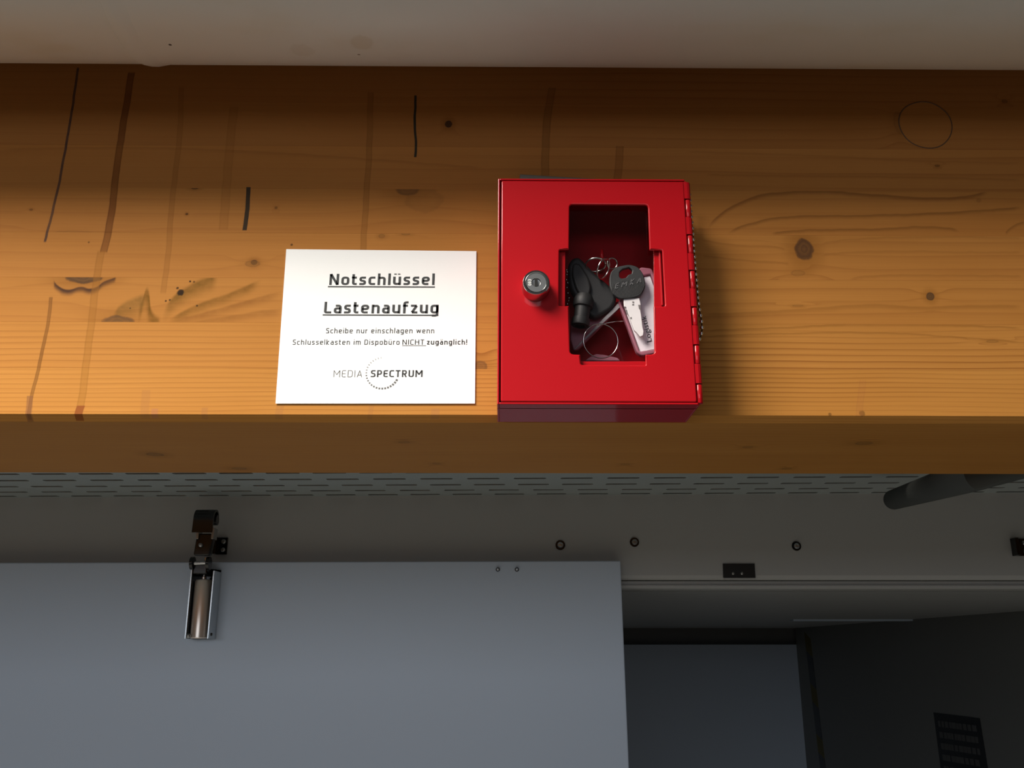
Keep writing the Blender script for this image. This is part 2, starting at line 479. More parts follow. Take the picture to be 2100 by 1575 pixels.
DRIPS = [
    ([(160,140),(142,260),(120,380),(92,495)], 5, 0.85, (0.06, 0.035, 0.03), False),
    ([(105,610),(97,670),(80,750),(66,810),(57,858)], 7, 0.65, (0.17, 0.07, 0.018), True),
    ([(270,150),(252,260),(240,340),(228,440),(213,516)], 14, 0.75, RUN, True),
    ([(208,516),(200,560),(190,640),(178,735),(170,800),(160,856)], 15, 0.42, (0.30, 0.13, 0.028), True),
    ([(62,812),(60,835),(56,862)], 13, 0.6, (0.20, 0.085, 0.04), False),
    ([(166,832),(162,845),(160,860)], 17, 0.8, (0.22, 0.06, 0.02), False),
    ([(372,180),(366,300),(352,420),(345,520),(335,600)], 11, 0.28, (0.22, 0.09, 0.02), True),
    ([(480,220),(468,340),(458,470)], 18, 0.2, (0.22, 0.09, 0.02), True),
    ([(760,190),(756,330),(750,420),(745,515)], 12, 0.34, (0.19, 0.08, 0.018), True),
    ([(1133,180),(1122,250),(1118,360)], 16, 0.4, (0.18, 0.08, 0.02), True),
    ([(1271,300),(1268,350),(1262,385)], 16, 0.35, (0.18, 0.07, 0.018), True),
    ([(1770,780),(1765,820),(1762,855)], 14, 0.15, (0.33, 0.12, 0.05), True),
    ([(300,800),(298,830),(296,856)], 18, 0.4, (0.34, 0.15, 0.055), False),
    ([(318,838),(317,845),(316,856)], 14, 0.5, (0.36, 0.15, 0.08), False),
    ([(420,836),(419,845),(418,858)], 13, 0.5, (0.34, 0.15, 0.055), False),
    ([(575,832),(573,845),(571,858)], 16, 0.4, (0.34, 0.15, 0.055), False),
    ([(893,838),(892,848),(890,858)], 17, 0.35, (0.34, 0.155, 0.07), False),
    ([(762,832),(760,845),(757,858)], 10, 0.35, (0.34, 0.15, 0.055), False),
    ([(852,196),(851,260),(853,300),(851,322)], 5, 0.95, (0.02, 0.025, 0.02), False),
    ([(510,384),(508,410),(506,440),(502,472)], 9, 0.93, (0.022, 0.022, 0.018), False),
]
LROWS = [851, 757, 663, 572, 480, 389, 302, 213, 128, 40, -60]
LZ = [P(1050, r, YB).z for r in LROWS]
ARC = (0.27, 0.115, 0.03); ARCL = (0.36, 0.16, 0.045)
W0 = dict(lines=330, lstr=0.85, tone=1.02, arcs=[], streak=0.75,
          knots=[(318,932,18,4,0.8,'brown'), (490,961,16,3,0.7,'brown'), (829,907,13,2,0.6,'brown'), (896,951,9,2,0.6,'brown'), (1772,909,20,3,0.7,'brown'), (1534,917,12,2,0.6,'brown'), (1613,961,11,2,0.7,'brown'), (1283,952,10,2,0.5,'brown')],
          spots=[(1768,848,7,0.45), (1702,850,4,0.5)])
W1 = dict(lines=235, lstr=0.92, tone=1.0, streak=0.7, knots=[(985,752,16,13,0.55,'grey'), (2035,700,14,3,0.5,'brown')],
          arcs=[([(1440,678),(1600,672),(1800,664),(2000,668),(2100,672)], 3, 0.6, ARC),
                ([(1440,690),(1620,683),(1800,682),(1950,690),(2100,702)], 2.5, 0.6, ARC)])
W2 = dict(lines=110, lstr=0.4, tone=0.97,  streak=0.65,
          knots=[(172,568,40,15,0.9,'blue'), (240,662,36,17,0.7,'blue'), (1908,608,9,9,0.9,'blue'), (1636,627,12,2,0.5,'brown')],
          arcs=[([(110,568),(120,588),(140,596),(165,590),(185,594),(215,578),(240,568)], 7, 1.0, (0.05, 0.025, 0.018)),
                ([(290,570),(300,600),(288,625),(310,645),(330,662)], 26, 0.9, (0.16, 0.075, 0.012)),
                ([(330,662),(345,625),(390,590),(450,566)], 20, 0.85, (0.17, 0.085, 0.016)),
                ([(340,662),(400,630),(480,600),(540,574)], 12, 0.75, (0.19, 0.09, 0.018)),
                ([(345,664),(430,640),(510,618),(585,598)], 10, 0.7, ARC),
                ([(380,666),(470,650),(590,632)], 9, 0.6, ARC),
                ([(230,650),(250,630),(275,618),(300,608)], 22, 0.8, (0.19, 0.10, 0.025)),
                ([(1440,645),(1560,640),(1680,632),(1800,626),(1890,631),(2000,627),(2100,627)], 6, 0.5, ARC)],
          spots=[(370,600,8,0.95), (364,591,3,0.8), (390,577,2.5,0.9), (340,617,2.5,0.8), (348,615,2.5,0.8), (404,627,2.5,0.8), (267,632,2,0.7), (398,578,2.5,0.6)])
W3 = dict(lines=95, lstr=0.35, tone=0.97, streak=0.65,
          knots=[(1649,512,20,25,0.95,'grey'), (521,538,7,6,0.95,'dark'), (1636,560,16,7,0.35,'brown'), (518,541,16,8,0.45,'brown'), (783,484,7,5,0.55,'brown'), (832,480,10,3,0.6,'brown')],
          arcs=[([(1440,492),(1520,503),(1590,506),(1612,512)], 3, 0.45, ARC),
                ([(1440,524),(1540,534),(1620,540)], 3, 0.45, ARC),
                ([(1680,506),(1730,492),(1850,486),(2100,488)], 3, 0.35, ARC),
                ([(1680,532),(1740,517),(1850,515),(2000,517),(2100,516)], 3, 0.35, ARC),
                ([(1740,574),(1800,565),(1900,564),(2100,566)], 4, 0.4, ARC),
                ([(1440,598),(1520,590),(1570,578),(1600,573)], 4, 0.5, ARC)],
          spots=[(598,502,3,0.7), (182,497,2.5,0.6)])
W4 = dict(lines=90, lstr=0.35, tone=0.95, streak=0.65,
          knots=[(836,388,26,16,0.6,'blue'), (870,410,40,30,0.22,'brown'), (400,385,9,4,0.8,'dark'), (383,439,3,2.5,0.8,'dark'), (150,478,42,6,0.28,'brown'), (566,426,3,3,0.5,'dark'), (64,430,4,2.5,0.5,'dark')],
          arcs=[([(1449,472),(1470,446),(1520,415),(1580,397),(1680,392),(1800,400),(1940,406),(2030,391)], 5, 0.6, (0.16, 0.065, 0.02)),
                ([(1490,480),(1540,458),(1620,444),(1750,442),(1900,438),(2100,424)], 4, 0.6, (0.18, 0.08, 0.022)),
                ([(1580,479),(1650,472),(1780,470),(1910,465),(1970,480)], 4, 0.55, (0.18, 0.08, 0.022)),
                ([(2062,478),(2080,462),(2100,455)], 4, 0.5, (0.18, 0.08, 0.022))],
          spots=[(2007,411,6,0.2)])
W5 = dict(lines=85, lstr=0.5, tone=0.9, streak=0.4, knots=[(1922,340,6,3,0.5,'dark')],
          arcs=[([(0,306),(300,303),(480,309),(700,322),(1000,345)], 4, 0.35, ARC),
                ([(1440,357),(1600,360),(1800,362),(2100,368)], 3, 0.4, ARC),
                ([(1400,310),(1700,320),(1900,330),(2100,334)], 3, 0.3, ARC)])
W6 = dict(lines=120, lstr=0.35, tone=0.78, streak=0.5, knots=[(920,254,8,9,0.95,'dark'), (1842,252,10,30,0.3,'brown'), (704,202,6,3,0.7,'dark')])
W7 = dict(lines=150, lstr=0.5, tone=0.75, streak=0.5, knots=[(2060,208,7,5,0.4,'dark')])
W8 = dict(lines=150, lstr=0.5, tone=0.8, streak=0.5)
beam = thing('timber_beam', 'long glued laminated spruce beam running across below the white pipe', 'beam', (0, 0.64, LZ[0]))
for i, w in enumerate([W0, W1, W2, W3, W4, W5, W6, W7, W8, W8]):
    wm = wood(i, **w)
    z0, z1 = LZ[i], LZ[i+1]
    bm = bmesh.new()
    YR = 0.7355
    c = 0.0041
    g = 0.0
    if i == 0:
        prof = [(YB, z1-g), (YB, z0), (YB+c, z0-c), (YR-c, z0-c), (YR, z0), (YR, z1-g)]
    else:
        q = 0.00008
        prof = [(YB, z1-q-g), (YB+q, z1), (YR, z1), (YR, z0), (YB+q, z0), (YB, z0+q)]
    prism(bm, [(-1.6, a, b_) for a, b_ in prof], [(1.6, a, b_) for a, b_ in prof])
    obj('lamella', bm, wm, beam)
# round plug let into the beam, upper right
m_plug = wood(6, lines=100, lstr=0.2, tone=0.80, streak=0.5)
cpt = P(1898, 256, YB); rr = P(1952, 256, YB).x-cpt.x
bm = bmesh.new(); lathe(bm, (cpt.x, YB-0.00002, cpt.z), (0, 1, 0), [(0, 0), (rr-0.0006, 0), (rr, 0.0003)], 48)
# ring groove round the plug reads as a dark line
obj('plug', bm, m_plug, beam)
m_gap = mat('glue_line', (0.10, 0.045, 0.018), 0.8)
bm = bmesh.new()
ring = [(cpt.x+cos(a)*rr*(1+0.015*sin(3*a)), YB+0.0001, cpt.z+sin(a)*rr*(1+0.01*cos(5*a))) for a in [2*pi*k/60 for k in range(60)]]
tube(bm, ring, 0.00045, 6, closed=True)
obj('plug_joint', bm, m_gap, beam, smooth=True)

# ------------------------------------------------------------------ room shell
m_conc = mat('concrete', (0.27, 0.265, 0.25), 0.7, var=0.15, vs=6)
m_lift = mat('lift_paint', (0.48, 0.485, 0.48), 0.42, var=0.03, vs=3, bmp=0.05, bs=900)
m_door = mat('door_paint_daylit', (0.60, 0.70, 0.84), 0.38, var=0.03, vs=3, bmp=0.05, bs=900)  # bluish cast of the daylight put into the paint colour
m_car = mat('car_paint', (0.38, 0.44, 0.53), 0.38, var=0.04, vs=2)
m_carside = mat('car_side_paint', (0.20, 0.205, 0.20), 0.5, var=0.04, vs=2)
m_cardark = mat('car_gap_shade', (0.10, 0.10, 0.10), 0.5)  # for the strip over the back wall: shadow gap's dark put into colour
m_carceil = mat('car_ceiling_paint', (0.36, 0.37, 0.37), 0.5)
m_black = mat('black_plastic', (0.012, 0.012, 0.012), 0.35, coat=0.2)
m_plaster = mat('plaster', (0.55, 0.53, 0.50), 0.8, var=0.05, vs=5)
tag(obj('floor', newbox((-4, -5, -0.1), (4, 6, 0.0)), m_conc), kind='structure')
YL = 1.30; YD = 1.28
zg = P(1700, 1189, YL).z
zsoff = H+0.2165
# fascia above the lift opening
bm = bmesh.new()
prof = [(YL, zsoff+0.6), (YL, zg+0.006), (YL+0.0015, zg+0.002), (YL+0.006, zg), (YL+0.02, zg), (YL+0.06, zg+0.01), (YL+0.06, zsoff+0.6)]
prism(bm, [(-1.6, a, b) for a, b in prof], [(1.5, a, b) for a, b in prof])
tag(obj('wall_back', bm, m_lift), kind='structure')
# recessed rebate strip of the door frame
zl = P(1700, 1207, YL+0.008).z
bm = bmesh.new()
prof = [(YL+0.010, zg-0.0015), (YL+0.010, zl+0.005), (YL+0.0065, zl+0.0042), (YL+0.0065, zl+0.001), (YL+0.008, zl), (YL+0.05, zl), (YL+0.05, zg-0.0015)]
prism(bm, [(-1.6, a, b) for a, b in prof], [(1.5, a, b) for a, b in prof])
tag(obj('trim_1', bm, m_lift), kind='structure')
# jambs outside the picture that carry the fascia
tag(obj('wall_left', newbox((-1.7, YL, 0), (-0.8, YL+0.06, zg)), m_lift), kind='structure')
tag(obj('wall_right', newbox((1.2, YL, 0), (1.5, YL+0.06, zl)), m_lift), kind='structure')

# lift car
zc = P(1640, 1209, 1.33).z
p0 = Vector((0, 0, zc)); nz = Vector((0, 0, 1))
cb = QP(1630, 1288, p0, nz); ca = QP(2100, 1253, p0, nz)
YC = cb.y
ca2 = ca + (ca-cb)*((1.40-ca.y)/(ca.y-cb.y)); cb = ca+(cb-ca)*((YC-ca.y)/(cb.y-ca.y))
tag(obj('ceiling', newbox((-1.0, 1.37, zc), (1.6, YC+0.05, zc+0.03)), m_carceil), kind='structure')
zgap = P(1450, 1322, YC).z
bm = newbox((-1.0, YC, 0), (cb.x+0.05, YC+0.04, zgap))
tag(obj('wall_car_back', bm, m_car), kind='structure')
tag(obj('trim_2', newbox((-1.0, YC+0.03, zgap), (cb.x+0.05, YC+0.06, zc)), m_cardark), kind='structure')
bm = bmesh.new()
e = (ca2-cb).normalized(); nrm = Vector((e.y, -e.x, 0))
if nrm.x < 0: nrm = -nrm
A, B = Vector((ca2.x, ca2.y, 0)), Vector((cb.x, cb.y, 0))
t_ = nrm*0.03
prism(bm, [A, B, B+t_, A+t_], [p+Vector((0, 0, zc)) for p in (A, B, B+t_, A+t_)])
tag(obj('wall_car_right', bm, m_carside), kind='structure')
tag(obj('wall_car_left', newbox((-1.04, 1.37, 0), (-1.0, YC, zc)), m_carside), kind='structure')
pe = QP(1627, 1270, p0, nz)
tag(obj('trim_3', newbox((pe.x, pe.y, zc-0.004), (ca.x-0.035, pe.y+0.03, zc)), m_door), kind='structure')
# hazard tape on the car side wall, black and yellow pieces
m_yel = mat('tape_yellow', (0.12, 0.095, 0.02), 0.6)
tape = thing('hazard_tape', 'dim yellow and black hazard tape running up inside the dark lift car', 'tape', tuple(QP(1690, 1575, A, nrm)))
def side(px, py, off=0.001):
    return QP(px, py, A, nrm) - nrm*off
def edge_x(y, k): return 1652+k*11+(y-1300)*0.122
yy = 1296; k = 0
edge_x = lambda y, k: 1650+k*11+(y-1300)*0.118
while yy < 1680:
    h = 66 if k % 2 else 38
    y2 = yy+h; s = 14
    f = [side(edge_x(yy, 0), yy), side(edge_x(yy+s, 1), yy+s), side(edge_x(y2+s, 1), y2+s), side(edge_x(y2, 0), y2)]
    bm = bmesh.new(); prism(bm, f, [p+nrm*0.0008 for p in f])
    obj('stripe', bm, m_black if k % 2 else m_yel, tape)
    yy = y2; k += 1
sg = thing('notice_sticker', 'black notice sticker with grey lines of print inside the dark lift car', 'sticker', tuple(side(1965, 1575)))
m_signtxt = mat('sign_grey', (0.10, 0.10, 0.10), 0.6)
f = [side(1915, 1461), side(2010, 1473), side(2040, 1660), side(1938, 1640)]
bm = bmesh.new(); prism(bm, f, [p+nrm*0.0008 for p in f]); obj('sticker_sheet', bm, m_black, sg)
bm = bmesh.new(); rnd = random.Random(3)
for r in range(6):
    u = 0.08
    while u < 0.86:
        wv = rnd.uniform(0.04, 0.09)
        u1 = min(u+wv, 0.9)
        v0 = 0.09+r*0.13; v1 = v0+0.07
        def sp(a, b):
            t = f[0].lerp(f[1], a); bb = f[3].lerp(f[2], a); return t.lerp(bb, b)-nrm*0.0004
        q = [sp(u, v0), sp(u1, v0), sp(u1, v1), sp(u, v1)]
        prism(bm, q, [p+nrm*0.0003 for p in q])
        u = u1+rnd.choice((0.012, 0.012, 0.03))
o = obj('lettering', bm, m_signtxt, sg); o['kind'] = 'stuff'

# ------------------------------------------------------------------ perforated soffit between beam and lift front
zs = {}
def soff_z(x): return H+0.2212+0.0059*(x-0.014)
sp0 = Vector((0.014, 1.3, H+0.2212)); sn = Vector((-0.0059, 0, 1)).normalized()
def qs(px, py): return QP(px, py, sp0, sn)
rows = [(67.7, 973.5, 1387.6, 979.5), (90.7, 986.5, 1423.8, 991), (65.7, 999, 1412, 1001), (87.3, 1010, 1446.7, 1011), (65, 1020, 1361, 1011)]
loops = [[(-1.5, 0.95), (1.45, 0.95), (1.45, YL), (-1.5, YL)]]
SL = 0.0425
for ri, (xa, ya, xb, yb) in enumerate(rows):
    a = qs(xa, ya); b = qs(xb, yb)
    n = round((b.x-a.x)/0.0600); per = (b.x-a.x)/n
    if ri == 4: per = 0.0601
    yc = a.y-0.003
    yc = min(yc, 1.290)
    k = -14
    while a.x+k*per < 1.4:
        x0 = a.x+k*per
        if x0 > -1.45:
            L = []
            for j in range(5):
                th = pi/2+pi*j/4; L.append((x0+0.002+0.002*cos(th), yc+0.0045*sin(th)))
            for j in range(5):
                th = -pi/2+pi*j/4; L.append((x0+SL-0.002+0.002*cos(th), yc+0.0045*sin(th)))
            loops.append(L)
        k += 1
for yc, off in ((1.087, 0.02), (1.045, 0.05)):
    for k in range(-24, 23):
        x0 = k*0.06+off
        loops.append([(x0, yc-0.0045), (x0+SL, yc-0.0045), (x0+SL, yc+0.0045), (x0, yc+0.0045)])
me = plate(loops, 0, 0.0008)
for v in me.vertices:       # from XZ to lying flat
    x, z, y = v.co.x, v.co.y, v.co.z
    v.co = (x, y, soff_z(x)+z)
m_soff = mat('soffit_paint', (0.36, 0.40, 0.40), 0.5, var=0.03)
tag(obj('perforated_soffit', me, m_soff), 'grey sheet metal soffit with rows of slots behind the beam', 'soffit')
m_dark = mat('hollow_dark', (0.006, 0.006, 0.006), 0.9)  # near-black: the darkness inside slots and keyhole put into the colour
tag(obj('slot_dark_sheet', newbox((-1.5, 0.95, zsoff+0.05), (1.45, YL, zsoff+0.06)), m_dark), kind='structure')  # added black sheet above the slots, standing in for the dark hollow

# ------------------------------------------------------------------ lift door leaf
dl = [XZ(-900, 1154, YD), XZ(1272.5, 1150, YD), XZ(1290, 1575, YD)]
bx = dl[2][0] + (dl[2][0]-dl[1][0])*0.0
bm = bmesh.new()
slope = (dl[2][0]-dl[1][0])/(dl[2][1]-dl[1][1])
xb = dl[1][0]+slope*(0.012-dl[1][1])*0.4
loop = [(-0.78, dl[0][1]), (dl[1][0], dl[1][1]), (dl[2][0], dl[2][1]), (dl[2][0], 0.012), (-0.78, 0.012)]
xzprism(bm, loop, YD, YL-0.003)
tag(obj('door_1', bm, m_door, None, bevel=0.0015), kind='structure')

m_chrome = mat('chrome', (0.62, 0.62, 0.62), 0.12, metal=1.0, var=0.02)
m_chromed = mat('dark_chrome', (0.060, 0.060, 0.060), 0.18, metal=1.0, var=0.02)
m_warmchrome = mat('chrome_warm_reflection', (0.88, 0.78, 0.69), 0.30, metal=0.75, var=0.02)  # barrel chrome with the beam's warm reflection put into its colour
m_steel = mat('brushed_steel', (0.45, 0.45, 0.44), 0.3, metal=1.0)
m_zinc = mat('zinc', (0.55, 0.58, 0.60), 0.25, metal=1.0)
def screw(px, py, Y, dpx, label, grp, mt, dark=True):
    c = P(px, py, Y); r = (P(px+dpx/2, py, Y).x-c.x)
    t = thing('screw', label, 'screw', (c.x, Y, c.z), grp)
    bm = bmesh.new(); lathe(bm, (c.x, Y, c.z), (0, -1, 0), [(r, 0), (r, 0.001), (r*0.93, 0.0016), (r*0.62, 0.0016), (r*0.6, 0.0016)], 28)
    smooth_sharp(obj('washer', bm, m_chromed, t))
    bm = bmesh.new(); lathe(bm, (c.x, Y, c.z), (0, -1, 0), [(r*0.62, 0.0012), (r*0.62, 0.003), (r*0.5, 0.0042), (r*0.28, 0.0045), (r*0.26, 0.003), (0, 0.003)], 24)
    smooth_sharp(obj('screw_head', bm, mt, t), 25)
    return t
G = 'round head bolts on the lift fascia'
screw(1149, 1118, YL, 20, 'round bolt on grey fascia, left of three, above the door leaf', G, m_zinc)
screw(1301, 1112, YL, 19, 'dull dark bolt on grey fascia right of the door leaf corner, middle of three', G, m_steel)
screw(1633, 1120, YL, 19, 'round bolt on grey fascia right of the black latch opening', G, m_zinc)
G = 'small screws near the top of the door leaf'
screw(1021, 1168, YD, 9, 'small bluish screw on door leaf, left of the pair', G, m_zinc)
screw(1060, 1168, YD, 9, 'small bluish screw on door leaf, right of the pair', G, m_zinc)
# black latch opening with two screws
lk = thing('latch_plate', 'black rectangular latch keeper above the open side of the lift door', 'latch', tuple(P(1516, 1186, YL)))
L = [XZ(1482, 1156, YL), XZ(1547, 1156, YL), XZ(1549, 1185, YL), XZ(1483, 1185, YL)]
obj('keeper', plate([L], YL-0.0012, 0.0015), m_black, lk)
for px in (1503, 1521):
    c = P(px, 1176, YL); bm = bmesh.new(); lathe(bm, (c.x, YL-0.0012, c.z), (0, -1, 0), [(0.0022, 0), (0.0018, 0.0012), (0, 0.0014)], 14)
    obj('screw', bm, m_steel, lk, smooth=True)
a = P(1484, 1187, YL); b = P(1549, 1187, YL)
obj('lower_lip', newbox((a.x, YL-0.003, a.z-0.0012), (b.x, YL, a.z+0.0006)), m_lift, lk)

# ------------------------------------------------------------------ door dampers
def strike(px0, px1, py0, py1, label):
    c0 = P(px0, py1, YL-0.004); c1 = P(px1, py0, YL-0.004)
    t = thing('strike_bracket', label, 'bracket', ((c0.x+c1.x)/2, YL, c0.z), 'strike brackets on the lift fascia')
    bm = newbox((c0.x, YL-0.003, c0.z), (c1.x, YL, c1.z))
    obj('bracket_plate', bm, m_chromed, t, bevel=0.0006)
    bm = newbox((c0.x-0.004, YL-0.014, c0.z), (c0.x+0.001, YL, c1.z))
    obj('bracket_flange', bm, m_chromed, t, bevel=0.0006)
    for fz in (0.27, 0.75):
        z = c0.z+(c1.z-c0.z)*fz; bm = bmesh.new()
        lathe(bm, (c0.x*0.38+c1.x*0.62, YL-0.003, z), (0, -1, 0), [(0.0034, 0), (0.0032, 0.0018), (0.0014, 0.0026), (0, 0.0018)], 18)
        obj('screw', bm, m_steel, t, smooth=True)
strike(443, 467, 1102, 1137, 'small dark strike bracket with two screws beside the door damper')
strike(2085, 2112, 1104, 1140, 'small dark strike bracket with two screws at the far right of the fascia')

YF = 1.248
dm = thing('door_damper', 'chrome hydraulic door damper with hooked arm on top of the grey door', 'door damper', tuple(P(405, 1310, YD)))
def vflange(pts, w):
    bm = bmesh.new()
    (x0, z0), (x1, z1) = XZ(*pts[0], YF), XZ(*pts[1], YF)
    prism(bm, [(x0, YF, z0), (x0+w, YF, z0), (x1+w, YF, z1), (x1, YF, z1)], [(x0, YD-0.001, z0), (x0+w, YD-0.001, z0), (x1+w, YD-0.001, z1), (x1, YD-0.001, z1)])
    return bm
obj('housing_side', vflange([(377.5, 1310), (392, 1160)], 0.0022), m_zinc, dm, bevel=0.0004)
obj('housing_side', vflange([(424, 1310), (437, 1170)], 0.0022), m_zinc, dm, bevel=0.0004)
L = [XZ(377.5, 1310, YF), XZ(426, 1310, YF), XZ(440, 1165, YF), XZ(392, 1160, YF)]
obj('back_plate', plate([L], YD-0.003, 0.0025), m_chromed, dm)
a = P(400, 1309, YF); b = P(404, 1188, YF)
yb_ = YF+0.012
A1 = Vector((P(401.5, 1309, YF).x, yb_, a.z)); B1 = Vector((P(412, 1190, YF).x, yb_, b.z))
r = (P(428, 1250, YF).x-P(393, 1250, YF).x)/2
Ld = (B1-A1).length
bm = bmesh.new(); lathe(bm, A1, B1-A1, [(0, 0), (r*0.93, 0), (r, 0.001), (r, Ld-0.002), (r*0.9, Ld), (r*0.35, Ld+0.001), (0, Ld+0.001)], 40)
smooth_sharp(obj('barrel', bm, m_warmchrome, dm), 30)
ax = (B1-A1).normalized()
bm = bmesh.new(); lathe(bm, B1, ax, [(r*0.3, 0), (r*0.3, 0.004), (r*0.16, 0.005), (r*0.16, 0.030)], 20)
smooth_sharp(obj('piston_rod', bm, m_chrome, dm), 30)
# bottom bracket of the housing
a = P(379, 1306, YF); b = P(388, 1300, YF)
bm = bmesh.new(); lathe(bm, P(386, 1304, YF), (0, -1, 0), [(0.003, -0.003), (0.003, 0.001), (0, 0.002)], 12); obj('rivet', bm, m_steel, dm, smooth=True)
bm = bmesh.new(); lathe(bm, P(432, 1301, YF), (1, 0, 0), [(0.002, 0), (0.002, 0.002), (0, 0.002)], 12); obj('rivet', bm, m_black, dm, smooth=True)
# pivot pin between two cheeks
pc0 = P(399, 1155, YF-0.004); pc1 = P(423, 1154, YF-0.004)
bm = bmesh.new(); lathe(bm, pc0, pc1-pc0, [(0, 0), (0.0026, 0), (0.0026, (pc1-pc0).length), (0, (pc1-pc0).length)], 20)
smooth_sharp(obj('pivot_pin', bm, m_chrome, dm), 30)
for px in (395, 428):
    c = P(px, 1155, YF-0.002)
    bm = bmesh.new(); lathe(bm, (c.x-0.0022, c.y, c.z), (1, 0, 0), [(0, 0), (0.0085, 0), (0.0085, 0.0042), (0, 0.0042)], 26)
    smooth_sharp(obj('cheek', bm, m_chromed, dm), 30)
c = P(411, 1165, YF); bm = bmesh.new()
box(bm, (c.x-0.010, c.y-0.002, c.z-0.008), (c.x+0.010, c.y+0.016, c.z+0.006)); obj('clevis', bm, m_chromed, dm, bevel=0.002)
# swinging arm, tapering down to the clevis
YA = YF-0.006
L = round_loop([XZ(396, 1139, YA), XZ(402, 1104, YA), XZ(405, 1094, YA), XZ(436, 1094, YA), XZ(436, 1108, YA), XZ(429, 1139, YA)], 0.003)
obj('arm', plate([L], YA, 0.012, 0.0015, 2), m_chromed, dm)
c0 = P(412, 1118, YA); bm = bmesh.new(); lathe(bm, (c0.x, YA, c0.z), (0, -1, 0), [(0.003, 0), (0.0026, 0.003), (0, 0.004)], 16); obj('arm_bolt', bm, m_steel, dm, smooth=True)
for px in (405, 436):
    a = P(px, 1106, YA); b = P(px-1, 1083, YA)
    obj('arm_lug', newbox((a.x-0.0012, YA-0.004, a.z), (a.x+0.0022, YA+0.012, b.z)), m_steel, dm, bevel=0.0005)
# hooked top plate: quarter roll of sheet
hx0, hz0 = XZ(394, 1092, YA-0.004); hx1, hz1 = XZ(441, 1043, YA-0.004)
bm = bmesh.new(); n = 14; outer = []; inner = []
Hh = hz1-hz0
for k in range(n+1):
    t = k/n
    if t < 0.45:
        y = YA-0.006; z = hz0+Hh*0.62*(t/0.45); 
        outer.append((y, z)); inner.append((y+0.003, z))
    else:
        th = (t-0.45)/0.55*pi*0.95; R_ = Hh*0.38
        yc = YA-0.006+R_; zc_ = hz0+Hh*0.62
        outer.append((yc-R_*cos(th), zc_+R_*sin(th))); inner.append((yc-(R_-0.003)*cos(th), zc_+(R_-0.003)*sin(th)))
sec = outer+inner[::-1]
def hk(x): return x
sh = (XZ(400, 1043, YA-0.004)[0]-XZ(394, 1092, YA-0.004)[0])
prism(bm, [(hx0+sh*(z-hz0)/Hh, y, z) for y, z in sec], [(hx0+sh*(z-hz0)/Hh+(hx1-hx0-sh)*1.0, y, z) for y, z in sec])
bmesh.ops.triangulate(bm, faces=[f for f in bm.faces if len(f.verts) > 4])
smooth_sharp(obj('hook_plate', bm, m_chromed, dm), 30)
bm = bmesh.new(); c = P(443, 1066, YA+0.008)
lathe(bm, (c.x-0.004, c.y+0.004, c.z), (1, 0, 0), [(0, 0), (0.007, 0), (0.007, 0.005), (0, 0.005)], 22); smooth_sharp(obj('roller', bm, m_black, dm), 30)

# ------------------------------------------------------------------ dark round conduit hanging behind the beam, right
m_tube = mat('grey_tube', (0.085, 0.09, 0.085), 0.8, spec=0.1)
E0 = P(1832, 1025, 1.14); E1 = P(1978, 979, 0.79)
d = (E1-E0)
E2 = E0+d*1.105
bm = bmesh.new()
tube(bm, [E0-d.normalized()*0.0035, E0-d.normalized()*0.001, E0+d.normalized()*0.003, E1, E2, E2.lerp(P(2105, 944, 0.757), 0.5)+Vector((0, -0.001, 0)), P(2105, 944, 0.757), P(2260, 880, 0.757), P(2300, 700, 0.757)],
     [0.005, 0.0095, 0.0124, 0.0142, 0.0142, 0.0142, 0.0142, 0.0142, 0.0142], 24)
tag(smooth_sharp(obj('conduit', bm, m_tube), 50), 'dark grey round conduit end poking out behind the beam at right', 'conduit')

# ------------------------------------------------------------------ white pipe in front of the top of the beam
RP = 0.08; YPc = YB-RP-0.003
th = atan2(P(1050, 137.5, YB).z-H, YB)
tt = (YPc+RP*sin(th))/cos(th); ZPc = H+tt*sin(th)+RP*cos(th)
m_pipe, b_ = start('pipe_paint')
x, y, z = coords()
col = mixc(noise(x*3, y*8, z*8, 1.0, 4), (0.50, 0.475, 0.42), (0.58, 0.56, 0.515))
col = mixc(sstep(0.52, 0.75, noise(x*9, y*22, z*22, 1.0, 4))*0.30, col, (0.45, 0.36, 0.20))
def pipe_pt(px, py):
    d = ray(px, py).normalized(); o = Vector((0, 0, H))
    a = d.y**2+d.z**2; bq = 2*(d.y*(o.y-YPc)+d.z*(o.z-ZPc)); cq = (o.y-YPc)**2+(o.z-ZPc)**2-RP**2
    D = max(0, bq*bq-4*a*cq); t = (-bq-D**0.5)/(2*a); return o+d*t
for (px, py, r, dk, c) in ((349, 92, 0.0011, 0.95, (0.02, 0.012, 0.008)), (736, 112, 0.0010, 0.8, (0.10, 0.06, 0.03)), (742, 88, 0.0075, 0.25, (0.35, 0.25, 0.12)), (620, 104, 0.008, 0.15, (0.3, 0.2, 0.1))):
    q = pipe_pt(px, py); dx, dy, dz = x-q.x, y-q.y, z-q.z
    dd = X.m('SQRT', dx*dx+dy*dy+dz*dz)/r + (noise(x*300, y*300, z*300, 1.0, 2)-0.5)*0.5
    col = mixc((1-sstep(0.75, 1.1, dd))*dk, col, c)
X.nt.links.new(col, b_.inputs['Base Color']); b_.inputs['Roughness'].default_value = 0.45
pipe = thing('white_pipe', 'large off-white pipe running along the top in front of the beam', 'pipe', (0, YPc, ZPc-RP))
xs = pipe_pt(300, 132).x
bm = bmesh.new(); lathe(bm, (xs+0.002, YPc, ZPc), (1, 0, 0), [(RP, 0), (RP, 1.5)], 96); smooth_sharp(obj('pipe_length', bm, m_pipe, pipe))
bm = bmesh.new(); lathe(bm, (-1.6, YPc, ZPc), (1, 0, 0), [(RP-0.0004, 0), (RP-0.0004, xs+1.6)], 96); smooth_sharp(obj('pipe_length', bm, m_pipe, pipe))
